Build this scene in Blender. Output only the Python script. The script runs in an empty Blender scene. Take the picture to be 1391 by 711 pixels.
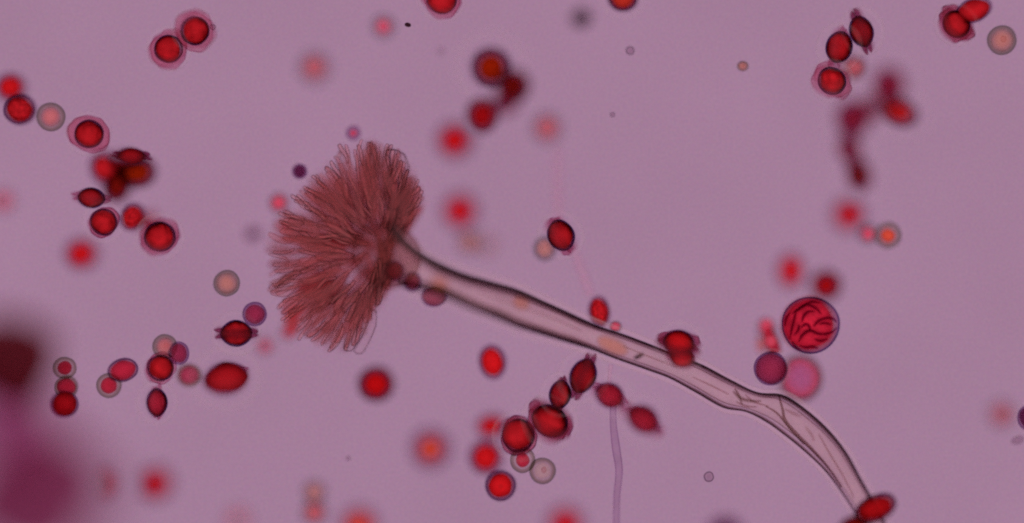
import bpy, math, random
from mathutils import Vector, Matrix, Euler, noise as mnoise
R = math.radians
rng = random.Random(7)
scene = bpy.context.scene
col = scene.collection

# ------------------------------------------------------------------ camera, lamps, exposure
D = 30.0                       # objective to focal plane; 1 unit = 100 pixels of the photograph
BLUR = 0.30                    # blur radius per unit of defocus
cam_d = bpy.data.cameras.new('camera')
cam = bpy.data.objects.new('camera', cam_d); col.objects.link(cam)
cam.location = (0, 0, D)
cam_d.sensor_width = 36.0
cam_d.lens = 36.0 * D / 13.91
cam_d.clip_start = 0.1; cam_d.clip_end = 2000
cam_d.dof.use_dof = True
cam_d.dof.focus_distance = D
cam_d.dof.aperture_fstop = cam_d.lens * 1e-3 / (2 * BLUR * D)
scene.camera = cam
scene.render.resolution_x, scene.render.resolution_y = 1024, 523

world = bpy.data.worlds.new('World'); scene.world = world; world.use_nodes = True
world.node_tree.nodes['Background'].inputs[0].default_value = (0.30, 0.22, 0.30, 1)
world.node_tree.nodes['Background'].inputs[1].default_value = 0.15

FIELD = (0.386, 0.213, 0.333)  # mauve of the lit field (linear)
lamp_d = bpy.data.lights.new('added_top_lamp', 'AREA')  # overhead fill added to brighten spore centres and pale edge fringes
lamp_d.shape = 'DISK'; lamp_d.size = 60; lamp_d.energy = 30000; lamp_d.color = (1.0, 0.93, 0.9)
lamp = bpy.data.objects.new('added_top_lamp', lamp_d); col.objects.link(lamp)
lamp.location = (0, 0, 46)

vs = scene.view_settings
vs.view_transform = 'Standard'; vs.look = 'None'; vs.exposure = 0; vs.gamma = 1; vs.use_curve_mapping = False
scene.display_settings.display_device = 'sRGB'
cy = scene.cycles
cy.transparent_max_bounces = 256
cy.max_bounces = 4; cy.diffuse_bounces = 2
cy.use_denoising = False
cy.filter_width = 2.2
try:
    cy.pixel_filter_type = 'BLACKMAN_HARRIS'
except Exception:
    pass

# ------------------------------------------------------------------ helpers
def W(x, y, z=0.0):
    """a point of the specimen: pixel of the photograph at height z above the focal plane"""
    k = (D - z) / D
    return Vector(((x - 695.5) / 100 * k, (355.5 - y) / 100 * k, z))

def tag(o, label=None, cat=None, group=None, kind=None):
    if label: o['label'] = label
    if cat: o['category'] = cat
    if group: o['group'] = group
    if kind: o['kind'] = kind
    return o

def mesh(name, verts, faces, smooth=True):
    me = bpy.data.meshes.new(name)
    me.from_pydata([tuple(v) for v in verts], [], faces)
    me.validate(); me.update()
    if smooth:
        me.polygons.foreach_set('use_smooth', [True] * len(me.polygons))
    return me

def obj(name, me, mat, parent=None, loc=None, rot=None, scale=None):
    if mat is not None and len(me.materials) == 0:
        me.materials.append(mat)
    o = bpy.data.objects.new(name, me); col.objects.link(o)
    if mat is not None and me.materials[0] is not mat:
        o.material_slots[0].link = 'OBJECT'; o.material_slots[0].material = mat
    if parent is not None: o.parent = parent
    if loc is not None: o.location = loc
    if rot is not None:
        if isinstance(rot, Matrix): o.rotation_euler = rot.to_euler()
        else: o.rotation_euler = rot
    if scale is not None: o.scale = scale
    return o

def empty(name, loc):
    o = bpy.data.objects.new(name, None); col.objects.link(o); o.location = loc
    o.empty_display_size = 0.1
    return o

# ------------------------------------------------------------------ materials
def film(name, stops, diff=None, dfac=0.0, dstops=None, mottle=(0, 0), rand=0.0, translucent=0.0, iso=False, thick=(0, 0), thin=False):
    """A stained, light-transmitting skin.  A ramp sets what passes; in walls it paints in the dark edges of refraction,
    by the angle between the ray and the surface; a share of the light is scattered back by the stain."""
    m = bpy.data.materials.new(name); m.use_nodes = True
    nt = m.node_tree; N = nt.nodes; L = nt.links; N.clear()
    out = N.new('ShaderNodeOutputMaterial')
    geo = N.new('ShaderNodeNewGeometry')
    dot = N.new('ShaderNodeVectorMath'); dot.operation = 'DOT_PRODUCT'
    L.new(geo.outputs['Normal'], dot.inputs[0]); L.new(geo.outputs['Incoming'], dot.inputs[1])
    ab = N.new('ShaderNodeMath'); ab.operation = 'ABSOLUTE'; L.new(dot.outputs['Value'], ab.inputs[0])
    ramp = N.new('ShaderNodeValToRGB'); ramp.color_ramp.interpolation = 'EASE'
    el = ramp.color_ramp.elements
    while len(el) < len(stops): el.new(0.5)
    for e, (p, c) in zip(el, stops): e.position = p
    for e, (p, c) in zip(el, stops): e.color = (*c, 1)
    facing = ab.outputs[0]
    if thick[1]:   # the skin is thicker in some places than in others
        tcw = N.new('ShaderNodeTexCoord'); nw = N.new('ShaderNodeTexNoise'); nw.inputs['Scale'].default_value = thick[0]
        nw.inputs['Detail'].default_value = 1.5
        oiw = N.new('ShaderNodeObjectInfo'); adw = N.new('ShaderNodeVectorMath'); adw.operation = 'ADD'
        L.new(tcw.outputs['Object'], adw.inputs[0]); L.new(oiw.outputs['Location'], adw.inputs[1])
        L.new(adw.outputs[0], nw.inputs['Vector'])
        mw = N.new('ShaderNodeMath'); mw.operation = 'MULTIPLY_ADD'; mw.inputs[1].default_value = thick[1]
        L.new(nw.outputs['Fac'], mw.inputs[0]); L.new(ab.outputs[0], mw.inputs[2])
        ms = N.new('ShaderNodeMath'); ms.operation = 'SUBTRACT'; ms.inputs[1].default_value = thick[1] * .5; ms.use_clamp = True
        L.new(mw.outputs[0], ms.inputs[0]); facing = ms.outputs[0]
    if thin:       # stored on the mesh: how much thinner the wall is here
        at = N.new('ShaderNodeAttribute'); at.attribute_name = 'thin'
        ad = N.new('ShaderNodeMath'); ad.operation = 'ADD'; ad.use_clamp = True
        L.new(facing, ad.inputs[0]); L.new(at.outputs['Fac'], ad.inputs[1]); facing = ad.outputs[0]
    L.new(facing, ramp.inputs[0])
    c_out = ramp.outputs['Color']
    if mottle[1] or rand:
        val = None
        if mottle[1]:
            tc = N.new('ShaderNodeTexCoord')
            nz = N.new('ShaderNodeTexNoise'); nz.inputs['Scale'].default_value = mottle[0]
            nz.inputs['Detail'].default_value = 3; nz.inputs['Roughness'].default_value = 0.6
            oi0 = N.new('ShaderNodeObjectInfo')
            add0 = N.new('ShaderNodeVectorMath'); add0.operation = 'ADD'
            L.new(tc.outputs['Object'], add0.inputs[0]); L.new(oi0.outputs['Location'], add0.inputs[1])
            L.new(add0.outputs[0], nz.inputs['Vector'])
            mr = N.new('ShaderNodeMapRange'); mr.inputs['From Min'].default_value = 0.3; mr.inputs['From Max'].default_value = 0.7
            mr.inputs['To Min'].default_value = 1 - mottle[1]; mr.inputs['To Max'].default_value = 1.0
            L.new(nz.outputs['Fac'], mr.inputs['Value']); val = mr.outputs['Result']
        if rand:
            oi = N.new('ShaderNodeObjectInfo')
            rr = N.new('ShaderNodeMapRange'); rr.inputs['To Min'].default_value = 1 - rand; rr.inputs['To Max'].default_value = 1.0
            L.new(oi.outputs['Random'], rr.inputs['Value'])
            if val is None: val = rr.outputs['Result']
            else:
                mu = N.new('ShaderNodeMath'); mu.operation = 'MULTIPLY'
                L.new(val, mu.inputs[0]); L.new(rr.outputs['Result'], mu.inputs[1]); val = mu.outputs[0]
        sc = N.new('ShaderNodeVectorMath'); sc.operation = 'SCALE'
        L.new(c_out, sc.inputs[0]); L.new(val, sc.inputs['Scale']); c_out = sc.outputs[0]
    else:
        val = None
    tr = N.new('ShaderNodeBsdfTransparent'); L.new(c_out, tr.inputs['Color'])
    if diff is None:
        L.new(tr.outputs[0], out.inputs['Surface']); return m
    df = N.new('ShaderNodeBsdfDiffuse'); df.inputs['Color'].default_value = (*diff, 1)
    if val is not None:
        sd = N.new('ShaderNodeVectorMath'); sd.operation = 'SCALE'; sd.inputs[0].default_value = diff
        L.new(val, sd.inputs['Scale']); L.new(sd.outputs[0], df.inputs['Color'])
    sh = df.outputs[0]
    if iso:   # normal turned up, so the added bright fringe ignores which way the skin faces
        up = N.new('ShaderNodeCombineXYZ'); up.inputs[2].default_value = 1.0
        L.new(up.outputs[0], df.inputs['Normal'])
    if translucent:
        tl = N.new('ShaderNodeBsdfTranslucent'); tl.inputs['Color'].default_value = (*diff, 1)
        mx0 = N.new('ShaderNodeMixShader'); mx0.inputs[0].default_value = translucent
        L.new(df.outputs[0], mx0.inputs[1]); L.new(tl.outputs[0], mx0.inputs[2]); sh = mx0.outputs[0]
    mx = N.new('ShaderNodeMixShader')
    if dstops:
        r2 = N.new('ShaderNodeValToRGB'); r2.color_ramp.interpolation = 'EASE'
        e2 = r2.color_ramp.elements
        while len(e2) < len(dstops): e2.new(0.5)
        for e, (p, v) in zip(e2, dstops): e.position = p
        for e, (p, v) in zip(e2, dstops): e.color = (v, v, v, 1)
        L.new(ab.outputs[0], r2.inputs[0]); L.new(r2.outputs['Color'], mx.inputs[0])
    else:
        mx.inputs[0].default_value = dfac
    L.new(tr.outputs[0], mx.inputs[1]); L.new(sh, mx.inputs[2])
    L.new(mx.outputs[0], out.inputs['Surface'])
    return m

M = {}
# walls: dark where seen edge-on
M['wall_red'] = film('spore_wall_navy', [(0, (.46, .40, .58)), (.26, (.30, .22, .42)), (.46, (.30, .18, .32)), (.72, (.94, .80, .82)), (1, (1, .97, .97))], mottle=(9, .05), thick=(1.5, .42))
M['wall_soft'] = film('spore_wall_soft_purple', [(0, (.56, .52, .64)), (.45, (.58, .48, .60)), (.80, (.94, .78, .82)), (1, (.98, .90, .90))])
M['wall_dark'] = film('spore_wall_dark', [(0, (.34, .22, .38)), (.5, (.38, .21, .33)), (.85, (.80, .54, .56)), (1, (.86, .62, .60))])
M['wall_pale'] = film('spore_wall_olive', [(0, (.74, .76, .74)), (.35, (.60, .61, .56)), (.60, (.74, .70, .63)), (.85, (.98, .95, .93)), (1, (1, .97, .95))], mottle=(8, .04), thick=(3, .25))
M['wall_grey'] = film('spore_wall_grey', [(0, (.60, .66, .66)), (.5, (.68, .72, .72)), (.85, (.96, .94, .94)), (1, (1, .97, .96))])
M['wall_purple'] = film('spore_wall_purple', [(0, (.50, .40, .58)), (.4, (.58, .45, .62)), (.75, (.86, .72, .84)), (1, (.92, .80, .88))], mottle=(8, .06))
# contents
M['core_red'] = film('stained_core_red', [(0, (.93, .60, .62)), (.35, (.90, .32, .36)), (1, (.86, .14, .20))], diff=(1.0, .028, .045), dfac=.60, mottle=(2.4, .60), rand=.08)
M['core_bright'] = film('stained_core_lens_bright', [(0, (.95, .55, .55)), (.4, (.92, .25, .28)), (1, (.90, .12, .15))], diff=(.98, .02, .03), dfac=.56, mottle=(6, .12), rand=.08)  # glow of light focused through defocused spores, put into the colour
M['core_orange'] = film('stained_core_orange', [(0, (.97, .70, .66)), (1, (.96, .42, .36))], diff=(1.0, .14, .08), dfac=.52, mottle=(6, .10), rand=.08)
M['core_dark'] = film('stained_core_defocus_dark', [(0, (.88, .55, .55)), (.4, (.74, .28, .28)), (1, (.66, .17, .16))], diff=(.62, .05, .02), dfac=.20, mottle=(6, .25), rand=.12)  # darkening of spores on the other side of focus, put into the colour
M['core_pink'] = film('stained_core_pink', [(0, (1, .98, .98)), (.5, (.98, .86, .86)), (1, (.96, .70, .71))], diff=(1.0, .30, .32), dstops=[(0, .0), (.5, .12), (1, .30)], mottle=(7, .14), rand=.05)
M['core_hotpink'] = film('stained_core_hot_pink', [(0, (.98, .75, .80)), (1, (.97, .50, .60))], diff=(1.0, .12, .22), dfac=.46, mottle=(7, .08))
M['core_salmon'] = film('stained_core_salmon', [(0, (1, .98, .97)), (.5, (.99, .90, .87)), (1, (.98, .80, .74))], diff=(1.0, .42, .34), dstops=[(0, 0), (.5, .10), (1, .20)], mottle=(7, .14), rand=.05)
M['core_purple'] = film('stained_core_purple', [(0, (.94, .74, .80)), (1, (.87, .48, .60))], diff=(.85, .07, .17), dfac=.26, mottle=(5, .3), rand=.1)
M['core_plum'] = film('stained_core_plum', [(0, (.78, .55, .68)), (1, (.58, .32, .50))], diff=(.26, .03, .10), dfac=.12, mottle=(7, .2), rand=.1)
M['core_magenta'] = film('stained_core_magenta', [(0, (.97, .68, .74)), (1, (.90, .30, .42))], diff=(1.0, .05, .12), dfac=.34, mottle=(5, .3), rand=.08)
M['core_ball'] = film('stained_core_rose', [(0, (.98, .52, .58)), (.5, (.97, .56, .68)), (1, (.92, .66, .84))], diff=(1.0, .12, .22), dstops=[(0, .65), (.5, .42), (.85, .12), (1, .06)], mottle=(4, .1), iso=True)
M['core_cream'] = film('clear_core_cream', [(0, (1, .97, .93)), (1, (1, .97, .93))], diff=(.8, .6, .5), dfac=.06, mottle=(7, .06))
M['wall_mid'] = film('spore_wall_violet', [(0, (.56, .50, .62)), (.38, (.42, .29, .44)), (.76, (.92, .76, .80)), (1, (.99, .93, .93))], mottle=(9, .05), thick=(1.5, .4))
M['core_rose'] = film('stained_core_rose_pink', [(0, (.99, .84, .85)), (1, (.97, .66, .70))], diff=(1.0, .22, .26), dfac=.40, mottle=(6, .15), rand=.06)
M['drop_pale'] = film('small_oil_drop_skin', [(0, (.80, .62, .64)), (.5, (.84, .68, .70)), (.8, (.93, .80, .82)), (1, (.95, .84, .86))])
M['core_amber'] = film('stained_core_amber', [(0, (.90, .58, .5)), (.5, (.80, .36, .24)), (1, (.74, .26, .12))], diff=(.85, .09, .01), dfac=.34, mottle=(6, .3))
M['drop'] = film('oil_drop_skin', [(0, (.40, .20, .22)), (.5, (.56, .34, .36)), (.85, (1, .97, .97)), (1, (1, 1, 1))])
M['crest'] = film('spore_crest_pink', [(0, (.68, .38, .54)), (.3, (.86, .58, .70)), (1, (.975, .84, .89))], diff=(1.0, .22, .32), dfac=.05, mottle=(9, .10))
M['crest_dark'] = film('spore_crest_plum', [(0, (.42, .22, .42)), (.35, (.66, .34, .50)), (1, (.95, .72, .78))], diff=(1.0, .12, .20), dfac=.08, mottle=(9, .2))
# fungus
M['stipe'] = film('stalk_wall', [(0, (.60, .54, .57)), (.10, (.22, .17, .20)), (.36, (.17, .12, .14)), (.58, (.25, .18, .19)), (.74, (.58, .48, .48)), (.89, (.99, .96, .955)), (1, (1, .99, .985))], mottle=(2.2, .04), thick=(.9, .26), thin=True)
M['lumen'] = film('stalk_contents', [(0, (.62, .52, .52)), (.28, (.56, .46, .46)), (.48, (.96, .92, .91)), (.6, (.995, .975, .965)), (1, (1, .985, .975))], diff=(1.0, .56, .48), dfac=.06, mottle=(2.0, .05), thick=(1.6, .3))
M['vesicle'] = film('swollen_tip_skin', [(0, (.80, .66, .67)), (.5, (.88, .73, .73)), (1, (.92, .76, .75))], diff=(.7, .22, .22), dfac=.04, mottle=(4, .25))
M['rod'] = film('brush_cell_skin', [(0, (.48, .33, .36)), (.40, (.44, .30, .33)), (.64, (.955, .87, .875)), (1, (.985, .94, .94))], diff=(.74, .25, .29), dstops=[(0, .0), (.5, .04), (1, .07)], rand=.05)
M['rod_sharp'] = film('dark_walled_brush_cell_skin', [(0, (.46, .34, .38)), (.20, (.24, .16, .19)), (.50, (.34, .24, .27)), (.70, (.955, .87, .875)), (1, (.985, .94, .94))], diff=(.86, .28, .32), dstops=[(0, .0), (.5, .05), (1, .09)], rand=.05)
M['rod_clear'] = film('clear_brush_cell_skin', [(0, (.28, .20, .22)), (.30, (.40, .30, .32)), (.55, (.96, .92, .92)), (1, (1, .98, .98))])
M['rod_mass'] = film('inner_brush_cell_skin', [(0, (.62, .45, .47)), (.36, (.70, .53, .55)), (.62, (.94, .85, .855)), (1, (.968, .895, .895))], diff=(.86, .27, .31), dfac=.065)
M['fringe_shell_thin'] = film('added_thin_bright_fringe', [(0, (1, 1, 1)), (1, (1, 1, 1))], diff=(1.0, .66, .80), dstops=[(0, .0), (.2, .11), (.45, .04), (.65, .0)], iso=True)  # weak bright fringe of light, put in as an added shell
M['core_wine'] = film('stained_core_wine', [(0, (.90, .60, .70)), (1, (.74, .30, .42))], diff=(.75, .06, .12), dfac=.22, mottle=(5, .25), rand=.1)
M['wall_wine'] = film('spore_wall_wine', [(0, (.55, .42, .58)), (.5, (.52, .35, .50)), (.85, (.84, .62, .70)), (1, (.88, .68, .74))])
M['fringe_shell'] = film('added_bright_fringe', [(0, (1, 1, 1)), (1, (1, 1, 1))], diff=(1.0, .60, .74), dstops=[(0, .05), (.25, .25), (.55, .09), (.76, .0)], iso=True)  # bright fringe along the stalk walls, put in as an added shell
M['thread'] = film('thin_thread_skin', [(0, (.70, .58, .74)), (.45, (.76, .65, .79)), (.75, (.93, .87, .93)), (1, (.94, .89, .94))], mottle=(5, .08))
M['thread_faint'] = film('faint_thread_skin', [(0, (.90, .78, .86)), (1, (.985, .94, .97))], diff=(1, .55, .62), dfac=.05)
M['speck'] = film('dark_grit', [(0, (.10, .06, .06)), (1, (.28, .18, .20))])
M['bubble'] = film('bubble_rim', [(0, (.40, .38, .42)), (.45, (.55, .50, .55)), (.75, (.90, .86, .88)), (1, (.86, .80, .83))])
M['wall_sac'] = film('sac_wall', [(0, (.48, .46, .66)), (.24, (.36, .28, .50)), (.48, (.86, .66, .76)), (.7, (.98, .90, .92)), (1, (1, .97, .97))], mottle=(5, .08))
M['core_sac'] = film('sac_contents', [(0, (.96, .55, .62)), (1, (.92, .26, .38))], diff=(1.0, .03, .085), dfac=.52, mottle=(3, .4))
M['fold_line'] = film('sac_fold', [(0, (.88, .74, .84)), (.5, (.68, .44, .62)), (1, (.54, .30, .52))])
M['blob'] = film('clump_skin', [(0, (.72, .44, .46)), (.5, (.50, .23, .24)), (1, (.45, .18, .19))], mottle=(2.5, .1))
M['blob_purple'] = film('clump_skin_purple', [(0, (.88, .68, .77)), (.5, (.74, .44, .55)), (1, (.67, .34, .46))], mottle=(2.5, .1))
M['blob_pink'] = film('clump_skin_pink', [(0, (.97, .85, .92)), (1, (.84, .52, .68))], mottle=(2.5, .1))

# ------------------------------------------------------------------ setting
def field_mat():
    m = bpy.data.materials.new('lamp_light'); m.use_nodes = True
    nt = m.node_tree; nt.nodes.clear()
    o = nt.nodes.new('ShaderNodeOutputMaterial'); e = nt.nodes.new('ShaderNodeEmission')
    e.inputs[0].default_value = (*FIELD, 1); e.inputs[1].default_value = 1.0
    nt.links.new(e.outputs[0], o.inputs['Surface'])
    return m
S = 300
fld = obj('background', mesh('background', [(-S, -S, -14), (S, -S, -14), (S, S, -14), (-S, S, -14)], [(0, 1, 2, 3)], False), field_mat())
tag(fld, 'even mauve glow of the lamp under the specimen', kind='structure')

def fluid_mat():
    m = bpy.data.materials.new('stained_fluid_with_camera_grain'); m.use_nodes = True
    nt = m.node_tree; N = nt.nodes; L = nt.links; N.clear()
    o = N.new('ShaderNodeOutputMaterial'); t = N.new('ShaderNodeBsdfTransparent')
    tc = N.new('ShaderNodeTexCoord')
    n1 = N.new('ShaderNodeTexNoise'); n1.inputs['Scale'].default_value = 26; n1.inputs['Detail'].default_value = 2  # fine noise puts camera grain into the fluid's colour
    n2 = N.new('ShaderNodeTexNoise'); n2.inputs['Scale'].default_value = .35; n2.inputs['Detail'].default_value = 2
    L.new(tc.outputs['Object'], n1.inputs['Vector']); L.new(tc.outputs['Object'], n2.inputs['Vector'])
    mixc = N.new('ShaderNodeMix'); mixc.data_type = 'RGBA'; mixc.inputs['Factor'].default_value = .30
    L.new(n1.outputs['Color'], mixc.inputs['A']); L.new(n1.outputs['Fac'], mixc.inputs['B'])
    mr = N.new('ShaderNodeVectorMath'); mr.operation = 'MULTIPLY_ADD'
    mr.inputs[1].default_value = (.26, .26, .26); mr.inputs[2].default_value = (.85, .85, .85)
    L.new(mixc.outputs['Result'], mr.inputs[0])
    mr2 = N.new('ShaderNodeMapRange'); mr2.inputs['From Min'].default_value = .3; mr2.inputs['From Max'].default_value = .7
    mr2.inputs['To Min'].default_value = .94; mr2.inputs['To Max'].default_value = 1.0
    L.new(n2.outputs['Fac'], mr2.inputs['Value'])
    sc = N.new('ShaderNodeVectorMath'); sc.operation = 'SCALE'
    L.new(mr.outputs[0], sc.inputs[0]); L.new(mr2.outputs[0], sc.inputs['Scale'])
    L.new(sc.outputs[0], t.inputs['Color']); L.new(t.outputs[0], o.inputs['Surface'])
    return m
fl = obj('fluid_grain_sheet', mesh('fluid_grain_sheet', [(-40, -40, 0), (40, -40, 0), (40, 40, 0), (-40, 40, 0)], [(0, 1, 2, 3)], False), fluid_mat())
tag(fl, 'thin layer of stained mounting fluid with added camera grain', kind='structure')

# ------------------------------------------------------------------ shared meshes
import bmesh
def ico(name, sub, amp, seed, freq=1.2):
    bm = bmesh.new(); bmesh.ops.create_icosphere(bm, subdivisions=sub, radius=1)
    for v in bm.verts:
        d = mnoise.noise(v.co * freq + Vector((seed * 7.3, seed * 3.1, seed)))
        v.co *= 1 + amp * d
    me = bpy.data.meshes.new(name); bm.to_mesh(me); bm.free()
    me.polygons.foreach_set('use_smooth', [True] * len(me.polygons))
    return me
_cache = {}
def body_mesh(mat, seed, sub=4, amp=.045, lens=False):
    key = ('body', mat, seed, lens)
    if key not in _cache:
        me = ico('spore_body', sub, amp, seed)
        if lens:      # lens-shaped: the rim comes to a blunt edge
            for v in me.vertices:
                q = min(.995, v.co.x ** 2 + v.co.y ** 2); v.co.z *= (1 - q) ** .07
            me.update()
        me.materials.append(M[mat]); _cache[key] = me
    return _cache[key]

def crest_mesh(mat, seed):
    key = ('crest', mat, seed)
    if key in _cache: return _cache[key]
    r0 = random.Random(seed); n = 72
    ph = [r0.uniform(0, 6.28) for _ in range(6)]
    prof = [(.88, .15), (1.06, .11), (1.22, .075), (1.35, .0), (1.22, -.075), (1.06, -.11), (.88, -.15)]
    vs_, fs = [], []
    for i in range(n):
        t = 2 * math.pi * i / n
        ruff = .03 * math.sin(6 * t + ph[0]) + .05 * math.sin(3 * t + ph[1]) + .012 * math.sin(13 * t + ph[2])
        outw = 1 + .30 * math.sin(2 * t + ph[3]) + .12 * math.sin(3 * t + ph[4]) + .06 * math.sin(9 * t + ph[5])
        for (r, z) in prof:
            k = max(0, (r - .95) / .38)
            rr = .95 + (r - .95) * outw if r > .95 else r
            vs_.append((rr * math.cos(t), rr * math.sin(t), z + ruff * k * 1.6))
    m_ = len(prof)
    for i in range(n):
        j = (i + 1) % n
        for k in range(m_ - 1):
            fs.append((i * m_ + k, j * m_ + k, j * m_ + k + 1, i * m_ + k + 1))
        fs.append((i * m_ + m_ - 1, j * m_ + m_ - 1, j * m_, i * m_))
    me = mesh('spore_crest', vs_, fs); me.materials.append(M[mat]); _cache[key] = me
    return me

# ------------------------------------------------------------------ spores
CORES = dict(red='core_red', bright='core_bright', orange='core_orange', dark='core_dark', pink='core_pink', hot='core_hotpink',
             salmon='core_salmon', purple='core_purple', plum='core_plum', magenta='core_magenta', cream='core_cream', ball='core_ball', wine='core_wine', amber='core_amber', rose='core_rose')
GROUPS = dict(red_spore='red stained spores in the fluid', pale_spore='pale thin stained spores in the fluid',
              purple_spore='purple spores in the fluid')

def crested(x, y, a, c, tilt, phi, z, label, core='red', wall='wall_red', crest='crest', fin=1.0, spin=None, fringe=True):
    """lens-shaped spore with two ruffled crests around its rim; a, c: equatorial radius and half thickness in pixels;
    tilt: angle of its short axis from the line of sight, towards the direction phi in the picture"""
    e = empty('red_spore', W(x, y, z))
    n = Vector((math.sin(R(tilt)) * math.cos(R(phi)), math.sin(R(tilt)) * math.sin(R(phi)), math.cos(R(tilt))))
    e.rotation_euler = n.to_track_quat('Z', 'Y').to_euler()
    a, c = a / 100, c / 100
    s = rng.randrange(4)
    obj('wall', body_mesh(wall, s, 4, .045, True), None, e, scale=(a, a, c))
    obj('core', body_mesh(CORES[core], s + 4, 4, .10, True), None, e, loc=(rng.uniform(-.06, .06) * a, rng.uniform(-.06, .06) * a, 0),
        scale=(a * rng.uniform(.84, .94), a * rng.uniform(.84, .94), c * .88), rot=(0, 0, rng.uniform(0, 6)))
    obj('oil_drop', body_mesh('drop', s + 2, 3, .12), None, e, loc=(rng.uniform(-.12, .12) * a, rng.uniform(-.12, .12) * a, c * .62), scale=(a * rng.uniform(.48, .62), a * rng.uniform(.40, .54), c * .32), rot=(0, 0, rng.uniform(0, 6)))
    for sg in (-1, 1):
        obj('crest', crest_mesh(crest, s * 2 + (sg > 0)), None, e, loc=(0, 0, sg * c * .20),
            rot=(0, 0, rng.uniform(0, 6.28) if spin is None else spin), scale=(a * (1 + .35 * fin) / 1.35, a * (1 + .35 * fin) / 1.35, a))
    if fringe: obj('fringe_shell', body_mesh('fringe_shell_thin', s), None, e, scale=(a * 1.55, a * 1.55, a * 1.4))  # extra shell added for the pale fringe of light round the spore
    return tag(e, label, 'spore', GROUPS['red_spore'])

def plain(name, x, y, rx, ry, ang, z, label, core, wall, cs=.72, fringe_shell=0.0):
    """smooth round or oval spore; rx along ang, ry across"""
    if abs(z) > .18: z *= 1.35
    e = empty(name, W(x, y, z)); e.rotation_euler = (0, 0, R(ang))
    k = (D - z) / D / 100
    rx, ry = rx * k, ry * k; rz = min(rx, ry)
    s = rng.randrange(4)
    obj('wall', body_mesh(wall, s), None, e, scale=(rx, ry, rz))
    obj('core', body_mesh(CORES[core], s + 4, 3, .10), None, e, scale=(rx * cs, ry * cs, rz * cs), rot=(0, 0, rng.uniform(-.2, .2)))
    if abs(z) < .1 and name == 'pale_spore' and rng.random() < .6:
        obj('oil_drop', body_mesh('drop_pale', s + 2, 3, .12), None, e, loc=(rx * .1, ry * .08, 0), scale=(rx * .24, ry * .20, rz * .2), rot=(0, 0, rng.uniform(0, 6)))
    if fringe_shell:
        q = 1 + fringe_shell
        obj('fringe_shell', body_mesh('fringe_shell_thin', s), None, e, scale=(rx * q, ry * q, rz * q))  # light halo built as an added outer shell
    return tag(e, label, 'spore', GROUPS[name])

def red(*a, core='bright', wall='wall_soft', cs=.76, fringe_shell=0): return plain('red_spore', *a, core, wall, cs, fringe_shell)
def pale(*a, core='pink', wall='wall_pale', cs=.70, fringe_shell=0): return plain('pale_spore', *a, core, wall, cs, fringe_shell)
def purple(*a, core='purple', wall='wall_purple', cs=.80, fringe_shell=0): return plain('purple_spore', *a, core, wall, cs, fringe_shell)

#SPORES
# top left
crested(229, 67, 20, 17, 22, 80, 0, 'sharp red spore with a full pink rim, lower of the touching pair at upper left')
crested(265, 42, 20, 17, 26, -45, .02, 'sharp red spore with a pink rim, upper of the touching pair at upper left')
crested(121, 182, 20, 17, 16, 60, 0, 'single sharp red spore in a tall pink rim above the dark red clump')
red(15, 119, 21, 20, 0, -.22, 'blurred bright red spore cut by the left edge, upper of two touching')
red(27, 149, 22, 21, 0, -.10, 'dark ringed red spore touching a pale ring spore near the left edge', core='red', wall='wall_mid', cs=.8)
pale(69, 159, 19.5, 19.5, 0, .02, 'pale pink spore with olive ring right of the two red spores by the left edge')
# clump at left
crested(178, 213, 20, 12, 80, 88, .12, 'flattened red spore with dark fins on top of the dark clump', crest='crest_dark', core='bright', fringe=False)
red(143, 229, 21, 25, 20, -.24, 'dull red blurred spore on the side of the dark clump nearest the tall rimmed spore', core='red')
red(187, 234, 26, 22, 10, -.22, 'brownish red blurred spore at the middle of the dark clump', core='amber', wall='wall_dark', cs=.7)
red(160, 252, 19, 24, -20, -.26, 'dark maroon blurred spore at the bottom of the dark clump', core='dark', wall='wall_dark', cs=.8)
red(166, 224, 20, 16, 0, -.36, 'wine coloured smear behind the middle of the dark clump', core='red', wall='wall_wine', cs=.8)
crested(124, 269, 19, 14, 84, 82, .04, 'spindle shaped red spore with a bright tip pointing at the left edge', core='red', crest='crest', fringe=False)
crested(141, 302, 18.5, 16, 10, 0, 0, 'round red spore with a thin dark ring below the spindle shaped spore', fin=.3)
red(180, 295, 20, 17, 60, -.16, 'soft red spore squeezed between the ring spore and the oval rimmed spore', core='red', wall='wall_soft', cs=.8)
red(201, 302, 16, 14, 0, -.38, 'faint red blurred spore behind the oval rimmed spore at lower end of the clump', core='bright')
crested(217, 322, 22, 18, 32, 75, 0, 'oval red spore with dark lower ring at the lower end of the left clump', fin=.6)
red(111, 345, 24, 22, 0, -.36, 'blurred bright red ball alone below the left clump')
pale(4, 273, 15, 15, 0, -.42, 'blurred hot pink spore with a grey ring cut by the left edge', core='hot', wall='wall_grey', cs=.66)
purple(344, 318, 10, 8, 30, .34, 'tiny dark purple smudge between the left clump and the brush head', core='plum', cs=.85)
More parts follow.
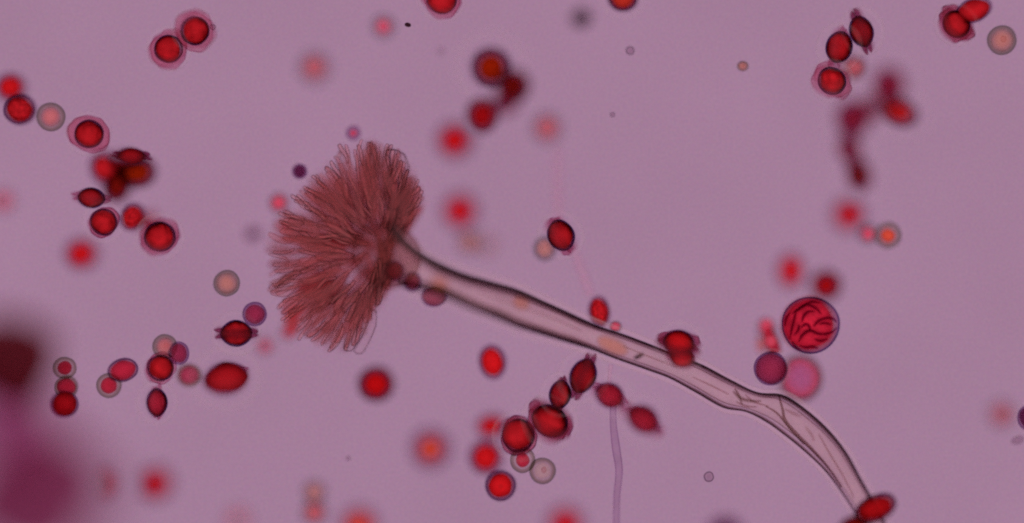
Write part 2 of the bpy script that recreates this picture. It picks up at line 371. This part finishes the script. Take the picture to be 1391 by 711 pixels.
# middle left
pale(308, 385, 18, 18, 0, .02, 'salmon spore with an olive grey ring left of the lower brush head', core='salmon', cs=.78)
purple(346, 427, 16.5, 16.5, 0, .0, 'round purple red spore touching the finned spore below the brush', core='purple')
crested(321, 453, 22, 18, 88, 90, 0, 'red spore seen edge on with dark fins at both ends', crest='crest_dark', spin=.4)
pale(360, 470, 12, 12, 0, -.30, 'small hot pink blurred dot below the right fin of the edge on spore', core='hot', wall='wall_grey', cs=.66)
pale(391, 452, 11, 11, 0, -.26, 'small pink blurred dot at the lower left edge of the brush', core='hot', wall='wall_grey', cs=.62)
pale(88, 500, 16, 15, 0, .0, 'pale pinkish spore on top of the short vertical chain', core='magenta', cs=.62)
pale(90, 526, 16, 16, 0, -.04, 'middle reddish spore of the short vertical chain', core='magenta', cs=.8)
red(88, 549, 19, 18, 0, .08, 'dark red spore at the foot of the short vertical chain', core='red', wall='wall_soft', cs=.88)
red(167, 503, 21, 16, 12, .04, 'oval crimson red spore leaning on a pale ring spore', core='magenta', wall='wall_mid', cs=.82)
pale(148, 524, 17, 17, 0, -.02, 'pale ring spore with crimson centre under the oval crimson spore', core='magenta', cs=.66)
pale(224, 471, 17, 17, 0, .0, 'pale spore with olive ring at the top of the small cluster of four', core='pink', cs=.72)
purple(243, 480, 14, 16, 0, .04, 'small purple spore beside the pale top one in the cluster of four', core='purple', wall='wall_purple')
crested(218, 500, 18, 16, 8, 0, .02, 'dark red ringed spore at the corner of the cluster of four', core='red', fin=.4, crest='crest')
purple(257, 510, 17, 16, 0, .14, 'soft dusky purple spore of the cluster next to the large mottled oval', core='purple', wall='wall_pale')
crested(307, 514, 31, 22, 78, 98, .16, 'large blurred oval mottled red spore below the finned spore', core='red', wall='wall_soft', fin=.1)
crested(213, 547, 20, 14, 85, 2, .03, 'upright oval crimson spore below the cluster of four', core='magenta', fin=.4)
red(211, 657, 24, 24, 0, -.50, 'blurred bright red ball low on the left by a pale smear', core='bright')
pale(143, 657, 14, 20, 0, -.45, 'pale upright pink smear between the purple blur and the bright red ball', core='rose', wall='wall_grey')
pale(427, 669, 17, 17, 0, -.28, 'pale orange blurred spore, upper of the stacked pair at the lower edge', core='salmon', wall='wall_grey', cs=.75)
pale(427, 696, 18, 17, 0, -.30, 'pale pink blurred spore, lower of the stacked pair at the lower edge', core='rose', wall='wall_grey', cs=.75)
red(488, 713, 26, 24, 0, -.45, 'orange red blurred ball cut by the lower edge beside the pale stacked pair', core='orange')
pale(323, 706, 16, 14, 0, -.55, 'very faint pink blurred spore at the lower edge left of the stacked pair', core='rose', wall='wall_grey')
# upper centre
pale(521, 36, 17, 17, 0, -.24, 'small pink dot in a grey ring near the black grit', core='hot', wall='wall_grey', cs=.56)
pale(427, 92, 22, 22, 0, -.38, 'large faint pink blurred spore alone above the brush head', core='rose', wall='wall_grey', cs=.66)
pale(480, 181, 10, 10, 0, -.14, 'tiny pink dot in a purple ring just above the brush tip', core='hot', wall='wall_purple', cs=.45)
crested(600, -1, 21, 17, 18, 80, .03, 'red spore with pink rim cut by the top edge left of centre', fin=.7)
red(667, 92, 27, 27, 0, .20, 'largest dark orange brown blurred spore of the upper centre trio', core='amber', wall='wall_dark', cs=.62, fringe_shell=.9)
red(697, 117, 23, 23, 0, .34, 'maroon blurred spore tucked behind the largest of the upper centre trio', core='dark', wall='wall_dark', cs=.75)
red(655, 157, 22, 24, 0, .26, 'purple red blurred spore at the foot of the upper centre trio', core='red', wall='wall_dark', cs=.7)
red(618, 191, 26, 25, 0, -.42, 'blurred bright red ball directly below the upper centre trio')
red(625, 287, 25, 25, 0, -.48, 'blurred bright red ball just right of the brush head')
pale(637, 329, 17, 16, 0, -.36, 'faint salmon blurred spore under the red ball right of the brush', core='salmon', wall='wall_grey', cs=.8)
pale(661, 333, 12, 12, 0, -.50, 'barely visible salmon blur beside the faint spore above the stalk', core='salmon', wall='wall_grey', cs=.8)
pale(743, 174, 21, 21, 0, -.38, 'lone pale salmon blurred spore right of the upper centre trio', core='rose', wall='wall_grey', cs=.68)
crested(762, 320, 22, 18, 68, 25, .0, 'sharp dark red oval spore above the stalk beside a salmon spore', fin=.8)
pale(740, 338, 16, 17, 0, -.16, 'salmon spore half behind the sharp dark red oval above the stalk', core='salmon', wall='wall_grey', cs=.8)
red(846, -4, 21, 20, 0, .14, 'dark red spore cut by the top edge near the middle', core='orange', wall='wall_dark', fringe_shell=.5)
red(686, 140, 18, 16, 0, .42, 'purple smear joining the two lower spores of the upper centre trio', core='wine', wall='wall_wine', cs=.8)
# upper right
red(1188, 146, 20, 14, 10, .48, 'faint purple smear bridging the two halves of the far right cluster', core='wine', wall='wall_wine', cs=.8)
crested(1140, 64, 22, 18, 66, -18, .0, 'sharp upright oval red spore, middle of the upper right chain of three', fin=.6)
crested(1170, 43, 22, 16, 86, 20, .0, 'sharp lemon shaped red spore with a crest at each end, top of the chain', crest='crest_dark')
crested(1130, 110, 20, 17, 30, 50, .0, 'sharp red spore with a lopsided pink rim, lowest of the upper right chain')
pale(1160, 92, 17, 17, 0, -.22, 'soft plain pink spore behind the upper right chain', core='rose', wall='wall_grey', cs=.85)
crested(1299, 33, 20, 16, 34, 40, .0, 'red spore with dark ring in the touching pair near the top right corner', crest='crest_dark')
red(1323, 14, 25, 17, 20, .06, 'red oval spore behind the ringed one at the top right corner', core='red', wall='wall_soft', cs=.85)
pale(1361, 55, 20, 20, 0, .0, 'pale spore with an olive ring in the top right corner', core='salmon', cs=.76)
red(1208, 116, 22, 25, 15, .44, 'dull maroon blur at the top of the far blurred right cluster', core='wine', wall='wall_wine', cs=.8, fringe_shell=.6)
red(1221, 152, 27, 19, -28, .26, 'blurred oval spore with a glowing red centre in the far right cluster', core='bright', wall='wall_dark', cs=.62, fringe_shell=.7)
red(1159, 161, 24, 26, 0, .42, 'dark purple maroon blur left of the glowing oval', core='wine', wall='wall_wine', cs=.8, fringe_shell=.6)
red(1154, 203, 16, 22, 20, .40, 'dark upper half of the long vertical brown blur', core='wine', wall='wall_wine', cs=.8, fringe_shell=.6)
red(1167, 238, 17, 23, 15, .36, 'brown lower half of the long vertical blur', core='dark', wall='wall_wine', cs=.8, fringe_shell=.6)
red(1153, 292, 23, 23, 0, -.46, 'blurred bright red ball below the long brown blur')
pale(1179, 318, 15, 15, 0, -.20, 'small salmon dot in a grey ring touching the blurred red ball', core='hot', wall='wall_grey', cs=.6)
pale(1206, 320, 18, 18, 0, -.16, 'salmon dot in a dark grey ring, outer of the two beside the red ball', core='orange', wall='wall_pale', cs=.56)
red(1074, 368, 19, 25, 0, -.40, 'blurred upright red oval above the big folded red sac')
red(1122, 388, 21, 21, 0, -.34, 'blurred crimson spore resting over the top of the folded red sac', core='red', wall='wall_dark', cs=.75)
# right
purple(1047, 501, 23, 23, 0, .03, 'smooth purple ball between the stalk and the pink ball', core='purple', cs=.9, fringe_shell=.18)
p_ = plain('purple_spore', 1087, 514, 31, 33, 0, -.20, 'large soft pink ball under the folded red sac', 'ball', 'wall_grey', .88)
red(1189, 691, 31, 18, 27, .16, 'blurred dark red oval over the lower end of the stalk', core='red', wall='wall_dark', cs=.78)
red(1160, 716, 22, 15, 20, .20, 'dark maroon blur cut by the lower edge under the stalk end', core='dark', wall='wall_dark', cs=.8)
pale(1361, 563, 18, 18, 0, -.42, 'faint pink blurred spore near the right edge', core='rose', wall='wall_grey', cs=.7)
purple(1396, 568, 14, 17, 0, .06, 'dark purple spore cut by the right edge', core='plum', wall='wall_purple', fringe_shell=.3)
purple(985, 722, 24, 20, 0, .4, 'dusky purple blur cut by the lower edge below the stalk', core='plum', wall='wall_purple')
red(768, 712, 26, 24, 0, -.48, 'blurred bright red ball cut by the lower edge near the thin thread')
# lower centre
red(511, 522, 25, 24, 0, -.24, 'blurred bright red ball alone below the brush head', core='bright', wall='wall_dark', cs=.74)
red(669, 492, 19, 24, 8, -.16, 'upright oval bright red spore below the middle of the stalk', core='bright', wall='wall_soft', cs=.78)
red(585, 610, 28, 28, 0, -.38, 'blurred orange ball left of the lower centre chain', core='orange', wall='wall_soft', cs=.62)
crested(792, 511, 25, 18, 84, -22, .05, 'crimson spindle spore with a crest reaching up to the stalk', core='red', crest='crest_dark', fin=.8)
crested(761, 536, 20, 15, 76, -10, .0, 'small sharp orange red spore between the spindle and the large dark spore', core='red', crest='crest_dark', fin=.7)
crested(747, 572, 26, 20, 52, 60, .0, 'large dark red spore with ruffled crest in the middle of the lower chain', crest='crest_dark', fin=.8)
crested(704, 592, 23, 19, 15, 0, .03, 'dark red round spore with thick navy ring in the lower chain', crest='crest_dark', fin=.3)
red(668, 579, 22, 17, 10, -.30, 'blurred crimson oval behind the round navy ringed spore')
red(660, 621, 24, 24, 0, -.24, 'blurred orange red ball above the dotted red spore', core='bright')
dotted = red(680, 660, 21, 21, 0, -.08, 'red spore with a tiny dark dot at its centre, lowest of the chain', core='bright', wall='wall_mid', cs=.78)
obj('oil_drop', body_mesh('speck', 1, 3, .1), None, dotted, loc=(0, 0, .10), scale=(.035, .035, .035))
pale(710, 625, 17, 18, 0, -.02, 'ghostly ring spore with red top under the navy ringed spore', core='magenta', cs=.55)
pale(737, 640, 18, 18, 0, .02, 'colourless cream ring spore at the lower right of the chain', core='cream', cs=.6)
crested(828, 537, 21, 17, 80, 60, .12, 'crimson oval spore at the top of the thin vertical thread', core='magenta', wall='wall_soft', fin=.9)
crested(874, 570, 24, 18, 80, 55, .22, 'blurred crimson oval spore to the lower right of the thread top', core='magenta', wall='wall_soft', fin=.8)
# on and in the stalk
red(814, 424, 15, 22, 5, -.14, 'small upright red oval spore standing on the upper wall of the stalk', core='red', wall='wall_soft', cs=.85)
pale(836, 444, 9, 8, 0, -.08, 'tiny hot pink dot on the upper wall of the stalk', core='hot', wall='wall_grey', cs=.8)
crested(922, 467, 22, 18, 62, 80, .10, 'red spore with dark fins sitting across the upper wall of the stalk', crest='crest_dark', core='bright', fin=.9)
crested(926, 485, 17, 14, 50, 70, .10, 'dark red spore below the finned one inside the stalk outline', core='red', fin=.3)
purple(560, 383, 13, 14, 0, .10, 'dusky purple spore at the base of the brush head', core='purple')
purple(590, 403, 18, 14, 5, .09, 'dark purple oval spore on the lower wall of the stalk by the brush', core='purple', cs=.9, fringe_shell=.3)
purple(536, 368, 14, 14, 0, .12, 'reddish purple spore buried in the brush base', core='wine')
purple(407, 233, 10.5, 10.5, 0, .10, 'small round purple spore at the upper left edge of the brush', core='plum', fringe_shell=.45)
pale(379, 276, 14, 14, 0, -.2, 'hot pink spore at the left edge of the brush, upper one', core='hot', wall='wall_grey', cs=.75)
pale(388, 309, 14, 14, 0, -.3, 'dull pink ringed spore at the left edge of the brush, lower one', core='hot', wall='wall_pale', cs=.7)
#END

# ------------------------------------------------------------------ small things
def speck(name, x, y, r, z, label, mat, cat, sx=1.0, ang=0):
    o = obj(name, body_mesh(mat, rng.randrange(3), 3, .12), None, loc=W(x, y, z), scale=(r * sx / 100, r / 100, r / 100), rot=(0, 0, R(ang)))
    return tag(o, label, cat, 'fine specks in the fluid')
speck('grit', 554, 34, 3.0, 0, 'tiny black grit near the small pink dot at top centre', 'speck', 'grit', 1.5, -10)
speck('grit', 790, 25, 11, .50, 'brownish blurred grit near the top edge', 'speck', 'grit', 1.2, 10)
speck('bubble', 856, 69, 6, .06, 'tiny grey bubble below the red spore at the top edge', 'bubble', 'bubble')
speck('bubble', 963, 648, 7, 0, 'tiny dark ringed bubble below the stalk', 'bubble', 'bubble')
speck('bubble', 832, 156, 3.5, .05, 'smallest faint bubble in the open area at top centre', 'bubble', 'bubble')
speck('bubble', 289, 37, 4, 0, 'minute bubble touching the upper rimmed spore at upper left', 'bubble', 'bubble')
speck('bubble', 599, 70, 4, .25, 'hardly visible grey bubble left of the upper centre trio', 'bubble', 'bubble')
pale(1009, 90, 8, 7, 0, -.06, 'tiny pale pink fleck in the open area left of the upper right chain', core='salmon', wall='wall_pale', cs=.8)
speck('grit', 1382, 598, 5, .1, 'pale brown fleck near the right edge', 'bubble', 'grit', 1.8, 20)
speck('grit', 868, 484, 2.6, .1, 'short dark dash inside the stalk', 'speck', 'grit', 3.0, 25)
speck('grit', 473, 623, 3, .1, 'hardly visible brown speck in the open area below the brush', 'bubble', 'grit')

# ------------------------------------------------------------------ tubes
def catmull(pts, n):
    out = []
    for i in range(len(pts) - 1):
        p0 = pts[max(i - 1, 0)]; p1 = pts[i]; p2 = pts[i + 1]; p3 = pts[min(i + 2, len(pts) - 1)]
        for k in range(n):
            t = k / n
            out.append([.5 * ((2 * b) + (-a + c) * t + (2 * a - 5 * b + 4 * c - d) * t * t + (-a + 3 * b - 3 * c + d) * t ** 3)
                        for a, b, c, d in zip(p0, p1, p2, p3)])
    out.append(list(pts[-1]))
    return out

def tube(name, sections, seg=28, zscale=.9, wob=0.0, cap=True, dip=0.0):
    """sections: rows (x_upper, y_upper, x_lower, y_lower, z) of the two side edges in pixels"""
    vs_, fs = [], []
    rows = []
    for (xu, yu, xl, yl, z) in sections:
        u = W(xu, yu, z)
        l = W(xl, yl, z + dip * max(0.0, min(1.0, (800 - xl) / 160)))     # towards the head the lower side rises out of focus
        rows.append(((u + l) / 2, (u - l) / 2))
    for i, (c, h) in enumerate(rows):
        r = h.length
        for k in range(seg):
            t = 2 * math.pi * k / seg
            w_ = 1 + wob * mnoise.noise(Vector((c.x * 2.1 + math.cos(t), c.y * 2.1 + math.sin(t), 3.3)))
            vs_.append(c + h * math.cos(t) * w_ + Vector((0, 0, 1)) * (r * zscale * math.sin(t) * w_))
    for i in range(len(rows) - 1):
        for k in range(seg):
            j = (k + 1) % seg
            fs.append((i * seg + k, i * seg + j, (i + 1) * seg + j, (i + 1) * seg + k))
    if cap:
        vs_.append(rows[0][0]); a = len(vs_) - 1
        vs_.append(rows[-1][0]); b = len(vs_) - 1
        for k in range(seg):
            j = (k + 1) % seg
            fs.append((a, j, k)); e = (len(rows) - 1) * seg
            fs.append((b, e + k, e + j))
    return mesh(name, vs_, fs)

ST = [  # upper edge, lower edge, height of the axis
    (532, 306, 540, 388, .12), (546, 322, 562, 393, .14), (564, 338, 588, 398, .16), (593, 355, 612, 407, .17), (630, 371, 641, 420, .17),
    (666, 382, 677, 434, .15), (703, 393, 706, 446, .12), (739, 409, 742, 457, .09), (776, 426, 776, 467, .08), (813, 443, 806, 476, .05),
    (849, 455, 838, 488, .03), (886, 469, 880, 503, .01), (920, 483, 909, 514, 0), (953, 495, 944, 533, 0), (992, 516, 982, 554, 0),
    (1028, 533, 1014, 560, .0), (1062, 536, 1040, 573, .01), (1090, 552, 1066, 592, .02), (1122, 580, 1094, 615, .03), (1150, 615, 1120, 639, .05),
    (1169, 649, 1138, 662, .08), (1186, 679, 1158, 692, .10), (1204, 712, 1178, 724, .12)]
root = empty('fungus_stalk', W(1190, 700, .1))
tag(root, 'translucent curved fungus stalk ending in a reddish brown brush head', 'fungus')
def child(o):
    o.parent = root; o.matrix_parent_inverse = Matrix.Translation(-root.location); return o
fine = catmull(ST, 6)
st_me = tube('stipe', fine, 40, .92, .03, False, .09)
ta = st_me.attributes.new('thin', 'FLOAT', 'POINT')
for i in range(len(fine)):
    x_ = fine[i][0]
    tl = max(0, min(1, (x_ - 780) / 120)) * .08 + max(0, min(1, (x_ - 1050) / 100)) * .06
    for k in range(40):
        low = max(0, -math.cos(2 * math.pi * k / 40))      # the lower wall is thinner than the upper one
        ta.data[i * 40 + k].value = tl + .22 * max(0, min(1, (585 - x_) / 45)) + .10 * low * max(0, min(1, (x_ - 780) / 80)) + .06 * low * max(0, min(1, (x_ - 1020) / 60))
child(obj('stipe', st_me, M['stipe']))
inner = []
for (xu, yu, xl, yl, z) in fine[2:]:
    cx, cy_, hx, hy = (xu + xl) / 2, (yu + yl) / 2, (xu - xl) / 2, (yu - yl) / 2
    inner.append((cx + hx * .67, cy_ + hy * .67, cx - hx * .67, cy_ - hy * .67, z))
child(obj('lumen', tube('lumen', inner, 24, .9, .06, True, .09), M['lumen']))
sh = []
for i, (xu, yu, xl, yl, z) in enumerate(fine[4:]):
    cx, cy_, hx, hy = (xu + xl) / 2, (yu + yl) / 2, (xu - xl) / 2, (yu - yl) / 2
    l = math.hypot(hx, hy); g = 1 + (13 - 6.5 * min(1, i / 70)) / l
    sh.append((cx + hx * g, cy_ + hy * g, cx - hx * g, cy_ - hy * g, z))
child(obj('fringe_shell', tube('fringe_shell', sh, 36, .9, 0, False, .09), M['fringe_shell']))  # outer tube added to brighten the edges beside the stalk
# vacuoles with orange stain inside the stalk, folds near the bend
for (x, y, rx, ry, a, z) in ((597, 385, 15, 12, 20, .30), (708, 411, 14, 12, 25, .18), (832, 470, 24, 13, 25, .05)):
    me = body_mesh('core_orange' if False else 'vac', 1) if 'vac' in M else None
    if me is None:
        M['vac'] = film('orange_vacuole', [(0, (1, 1, 1)), (.55, (.995, .95, .93)), (1, (.98, .84, .76))], diff=(1, .36, .22), dstops=[(0, 0), (.55, .015), (1, .10)], mottle=(5, .1))
        me = body_mesh('vac', 1)
    child(obj('vacuole', me, None, loc=W(x, y, z), scale=(rx / 100, ry / 100, ry / 100), rot=(0, 0, R(-a))))
def line_tube(name, pts, mat, parent=None, seg=10, zs=1.0):
    """pts: x, y, radius in pixels, z"""
    f = catmull(pts, 6); rows = []
    for i, p in enumerate(f):
        a = f[max(i - 1, 0)]; b = f[min(i + 1, len(f) - 1)]
        tx, ty = b[0] - a[0], b[1] - a[1]; l = math.hypot(tx, ty) or 1
        nx, ny = ty / l, -tx / l
        rows.append((p[0] + nx * p[2], p[1] + ny * p[2], p[0] - nx * p[2], p[1] - ny * p[2], p[3]))
    return obj(name, tube(name, rows, seg, zs, .05), M[mat], parent)
M['crease_faint'] = film('faint_wall_crease', [(0, (.92, .85, .86)), (.5, (.80, .71, .72)), (1, (.74, .64, .65))])
M['crease'] = film('wall_crease', [(0, (.74, .66, .68)), (.5, (.64, .54, .55)), (1, (.58, .48, .49))])
for pts in ([(1058, 538, 1.0, .02), (1063, 556, 1.8, .03), (1067, 572, 2.4, .03), (1084, 592, 2.6, .03), (1104, 612, 2.4, .03), (1126, 637, 1.6, .04), (1143, 662, 1.0, .05)],
            [(1040, 552, .8, .03), (1056, 562, 1.5, .03), (1074, 584, 1.2, .03), (1092, 604, .8, .03)],
            [(1112, 590, .8, .05), (1128, 618, 1.2, .05), (1146, 648, 1.0, .06), (1160, 676, .7, .06)],
            [(998, 528, .8, .03), (1004, 538, 1.6, .04), (1008, 550, .8, .04)], [(1012, 536, .7, .03), (1024, 546, 1.5, .03), (1044, 552, .7, .03)], [(1000, 546, .8, .03), (1014, 552, 1.4, .03), (1028, 553, .7, .03)],
            [(846, 470, .6, .05), (880, 484, 1.0, .05), (920, 500, .7, .05)],
            [(650, 396, .7, .20), (700, 414, 1.2, .18), (750, 432, 1.0, .14), (790, 450, .7, .08)],
            [(940, 512, .6, .04), (966, 524, 1.2, .04), (990, 536, .8, .04)],
            [(996, 532, 1.0, .05), (1006, 541, 2.2, .06), (1020, 545, 1.8, .06), (1034, 545, 1.0, .05)],
            [(1066, 556, .8, .06), (1078, 562, 1.8, .08), (1088, 566, .8, .08)],
            [(1094, 580, .8, .08), (1102, 590, 1.6, .08), (1106, 600, .8, .08)]):
    child(line_tube('crease', pts, 'crease' if pts[0][0] in (1058, 996, 998, 1040) else 'crease_faint'))

# ------------------------------------------------------------------ brush head
VC = (524, 346)
axis = R(166)
child(obj('vesicle', body_mesh('vesicle', 2), None, loc=W(VC[0], VC[1], .16), scale=(.50, .44, .42), rot=(0, 0, R(-25))))
def rod_mesh(seed, seg=8, L=1.0, clear=False):
    r0 = random.Random(seed); rings = 9
    bx, by = r0.uniform(-.08, .08), r0.uniform(-.08, .08)
    prof = [.55, .80, .95, 1.0, 1.0, .98, .95, .82, .38]
    vs_, fs = [], []
    for i in range(rings):
        t = [0, .12, .3, .5, .68, .82, .91, .97, 1.0][i]; r = prof[i] * .072 * (1 + .1 * r0.uniform(-1, 1))
        ox = bx * math.sin(t * 3.1) + .03 * math.sin(t * 7 + seed); oy = by * math.sin(t * 2.6 + .4)
        for k in range(seg):
            a = 2 * math.pi * k / seg
            vs_.append((t, ox + r * math.cos(a), oy + r * math.sin(a)))
    for i in range(rings - 1):
        for k in range(seg):
            j = (k + 1) % seg
            fs.append((i * seg + k, i * seg + j, (i + 1) * seg + j, (i + 1) * seg + k))
    fs.append(tuple(range(seg - 1, -1, -1))); fs.append(tuple((rings - 1) * seg + k for k in range(seg)))
    return vs_, fs
rod_data = [rod_mesh(s) for s in range(10)]
rod_me = []
for v_, f_ in rod_data:
    m_ = mesh('phialide', v_, f_); m_.materials.append(M['rod']); rod_me.append(m_)
def reach(th):
    """outer radius of the brush in pixels by direction in the picture"""
    tab = [(40, 84), (60, 108), (72, 122), (82, 148), (95, 155), (110, 158), (125, 152), (140, 150), (155, 156), (170, 166), (185, 168),
           (200, 168), (215, 176), (228, 172), (240, 165), (250, 156), (256, 140), (262, 85), (275, 64), (290, 56)]
    d = math.degrees(th) % 360
    if d <= tab[0][0]: return tab[0][1]
    for (a, b), (c, e) in zip(tab, tab[1:]):
        if a <= d <= c: return b + (e - b) * (d - a) / (c - a)
    return tab[-1][1]
r1 = random.Random(21)
def rod_place(inner_share=None):
    while True:
        th = R(r1.uniform(48, 286) if inner_share else r1.uniform(50, 270))
        el = math.asin(r1.uniform(-1, 1)) * (.17 if inner_share is None else .34)
        d = Vector((math.cos(th) * math.cos(el), math.sin(th) * math.cos(el), math.sin(el)))
        Rr = reach(th) / 100 * (1 + .06 * mnoise.noise(Vector((math.degrees(th) / 9, 2.2, 0))))
        if inner_share is None:
            L = r1.uniform(.28, .46); end = Rr * (r1.uniform(.89, .97) if r1.random() < .45 else r1.uniform(.42, .92))
        else:
            L = r1.uniform(.40, .62); end = Rr * r1.uniform(*inner_share)
        jit = Vector((r1.gauss(0, .14), r1.gauss(0, .14), r1.gauss(0, .08)))
        dirv = (d + jit).normalized()
        tip = W(VC[0] - 4, VC[1] - 6, 0) + d * end
        base = tip - dirv * L
        return base, dirv, L
def frame(dirv):
    return dirv.to_track_quat('X', 'Z').to_matrix() @ Matrix.Rotation(r1.uniform(0, 6.28), 3, 'X')
for i in range(290):
    base, dv, L = rod_place()
    w = r1.uniform(.40, .64)
    if i >= 150:      # cells lying flat in the focal plane, with a darker wall
        base.z *= .12; dv.z *= .15; dv.normalize()
    child(obj('phialide', rod_me[i % 10], M['rod'] if i < 150 else M['rod_sharp'], loc=base, rot=frame(dv), scale=(L, w * .72, w * .72)))
vs_, fs_ = [], []
for i in range(520):
    base, dv, L = rod_place(((.45, .86), (.66, .96), (.60, .95), (.52, .90), (.70, .97), (.60, .90), (.38, .66))[i % 7]); base.z -= .16
    m3 = frame(dv); w = r1.uniform(.6, .95) * .75
    off = len(vs_); v_, f_ = rod_data[i % 10]
    for (a, b, c) in v_: vs_.append(base + m3 @ Vector((a * L, b * w, c * w)))
    fs_ += [tuple(off + q for q in f) for f in f_]
mass = child(obj('metulae', mesh('metulae', vs_, fs_), M['rod_mass'])); tag(mass, kind='stuff')
# a few clear empty cells that stand out at the rim
for (x0, y0, x1, y1, w) in ((531, 285, 531, 203, 1.75), (505, 420, 484, 480, 1.0), (497, 415, 470, 476, .9)):
    p0, p1 = W(x0, y0, .02), W(x1, y1, .02); dv = p1 - p0; L = dv.length
    m_ = mesh('phialide', *rod_mesh(40 + x0, 12)); m_.materials.append(M['rod_clear'])
    child(obj('phialide', m_, None, loc=p0, rot=frame(dv.normalized()), scale=(L, w, w)))
# red stained cell contents showing through the brush
M['glow'] = film('red_stain_patch', [(0, (.97, .8, .8)), (1, (.93, .50, .50))], diff=(.85, .06, .06), dfac=.16)
for (x, y, rx, ry, a) in ((436, 268, 17, 12, -30), (402, 422, 18, 14, 20), (398, 440, 12, 16, 0), (452, 330, 30, 16, 0), (520, 372, 22, 16, 0), (430, 390, 30, 18, 10)):
    child(obj('stain_patch', body_mesh('glow', 0), None, loc=W(x, y, -.30), scale=(rx / 100, ry / 100, .12), rot=(0, 0, R(a))))

# ------------------------------------------------------------------ spore sac, bud, threads, clumps
sac = empty('spore_sac', W(1101, 442, 0))
tag(sac, 'large round crimson spore sac with dark curved folds inside', 'spore sac')
obj('wall', body_mesh('wall_sac', 1, 5), None, sac, scale=(.39, .385, .36))
obj('core', body_mesh('core_sac', 5, 4, .10), None, sac, loc=(0, 0, -.18), scale=(.372, .366, .17))
for uv in ([(325, 235), (312, 290), (298, 345), (288, 400)], [(330, 250), (350, 228), (385, 215), (430, 235), (458, 265)], [(352, 310), (362, 275), (385, 252), (420, 250)],
           [(415, 332), (440, 302), (480, 286), (515, 288), (538, 308)], [(335, 415), (355, 378), (395, 352), (445, 370), (500, 366), (540, 338)],
           [(340, 432), (375, 442), (410, 438), (440, 448)], [(262, 330), (268, 290), (290, 255)], [(300, 410), (320, 440), (350, 455)],
           [(300, 262), (340, 232), (400, 200), (450, 205)], [(345, 340), (372, 318), (392, 330), (398, 352)], [(448, 318), (480, 312), (512, 322)], [(420, 398), (455, 408), (490, 395)], [(310, 380), (332, 350), (338, 318)]):
    pts = [(1000 + u / 3.949, 360 + v / 3.949, 2.0 if 0 < i < len(uv) - 1 else .9, .05) for i, (u, v) in enumerate(uv)]
    f_ = line_tube('fold', pts, 'fold_line'); f_.parent = sac; f_.matrix_parent_inverse = Matrix.Translation(-sac.location)

bud = empty('budding_cell', W(1048, 476, -.1))
tag(bud, 'pink finger shaped bud above the smooth purple ball', 'fungus bud')
b1 = line_tube('stem', [(1042, 446, 6, -.18), (1045, 456, 8, -.18), (1050, 468, 9, -.18), (1053, 480, 9, -.18)], 'core_magenta')
b1.parent = bud; b1.matrix_parent_inverse = Matrix.Translation(-bud.location)
b2 = obj('tip', body_mesh('core_hotpink', 1), None, bud, loc=W(1041, 444, -.24) - bud.location, scale=(.10, .115, .09))
b3 = obj('skin', body_mesh('wall_grey', 1), None, bud, loc=W(1044, 458, -.26) - bud.location, scale=(.15, .27, .14), rot=(0, 0, .25))
b5 = obj('ball', body_mesh('core_hotpink', 2), None, bud, loc=W(1047, 464, -.16) - bud.location, scale=(.095, .10, .09))
b4 = obj('side_lobe', body_mesh('core_pink', 2), None, bud, loc=W(1034, 468, -.26) - bud.location, scale=(.08, .12, .08))

t1 = line_tube('thin_thread', [(833, 545, 4.5, .0), (833, 575, 4.5, 0), (837, 610, 5.5, 0), (841, 640, 5, .02), (838, 675, 4.5, .05), (837, 725, 4.5, .08)], 'thread', seg=14)
tag(t1, 'thin lilac thread hanging straight down from the crimson oval spore', 'fungus thread')
t2 = line_tube('thin_thread', [(776, 335, 5, -.18), (784, 352, 6, -.18), (793, 376, 6.5, -.18), (803, 402, 6, -.18)], 'thread_faint', seg=14)
tag(t2, 'faint pink thread between the sharp dark red oval and the stalk', 'fungus thread')
t3 = line_tube('thin_thread', [(757, 200, 5, -.35), (757, 245, 6, -.30), (758, 285, 6, -.25), (760, 302, 5, -.2)], 'thread_faint', seg=14)
tag(t3, 'barely visible pink thread rising above the sharp dark red oval', 'fungus thread')
t4 = line_tube('thin_thread', [(830, 496, 3, 0), (828, 512, 2.4, 0), (828, 526, 2.4, .05)], 'thread_faint', seg=12)
tag(t4, 'short pink strand joining the stalk to the crimson oval spore', 'fungus thread')

def clump(x, y, rx, ry, z, label, mat, n, seed):
    """dense clump of merged cells, far above the focal plane"""
    r0 = random.Random(seed); k = (D - z) / D / 100
    bm = bmesh.new(); bmesh.ops.create_icosphere(bm, subdivisions=4, radius=1)
    for v in bm.verts:      # lobed outline of merged cells
        v.co *= 1 + .30 * mnoise.noise(v.co * 1.3 + Vector((seed * 5.1, 0, 0))) + .10 * mnoise.noise(v.co * 3.1)
        v.co.x *= rx * k; v.co.y *= ry * k; v.co.z *= min(rx, ry) * k * .6
    me = bpy.data.meshes.new('cell_clump'); bm.to_mesh(me); bm.free()
    me.polygons.foreach_set('use_smooth', [True] * len(me.polygons))
    o = obj('cell_clump', me, M[mat], loc=W(x, y, z))
    return tag(o, label, 'cell clump', 'far out of focus clumps')
clump(8, 488, 64, 62, 1.2, 'big dark brown blur at the left edge', 'blob', 3, 1)
clump(44, 676, 96, 88, 2.0, 'huge purple blur in the lower left corner', 'blob_purple', 3, 2)
clump(10, 575, 70, 60, 2.0, 'pale pink haze between the brown and the purple blur at the left edge', 'blob_pink', 2, 3)
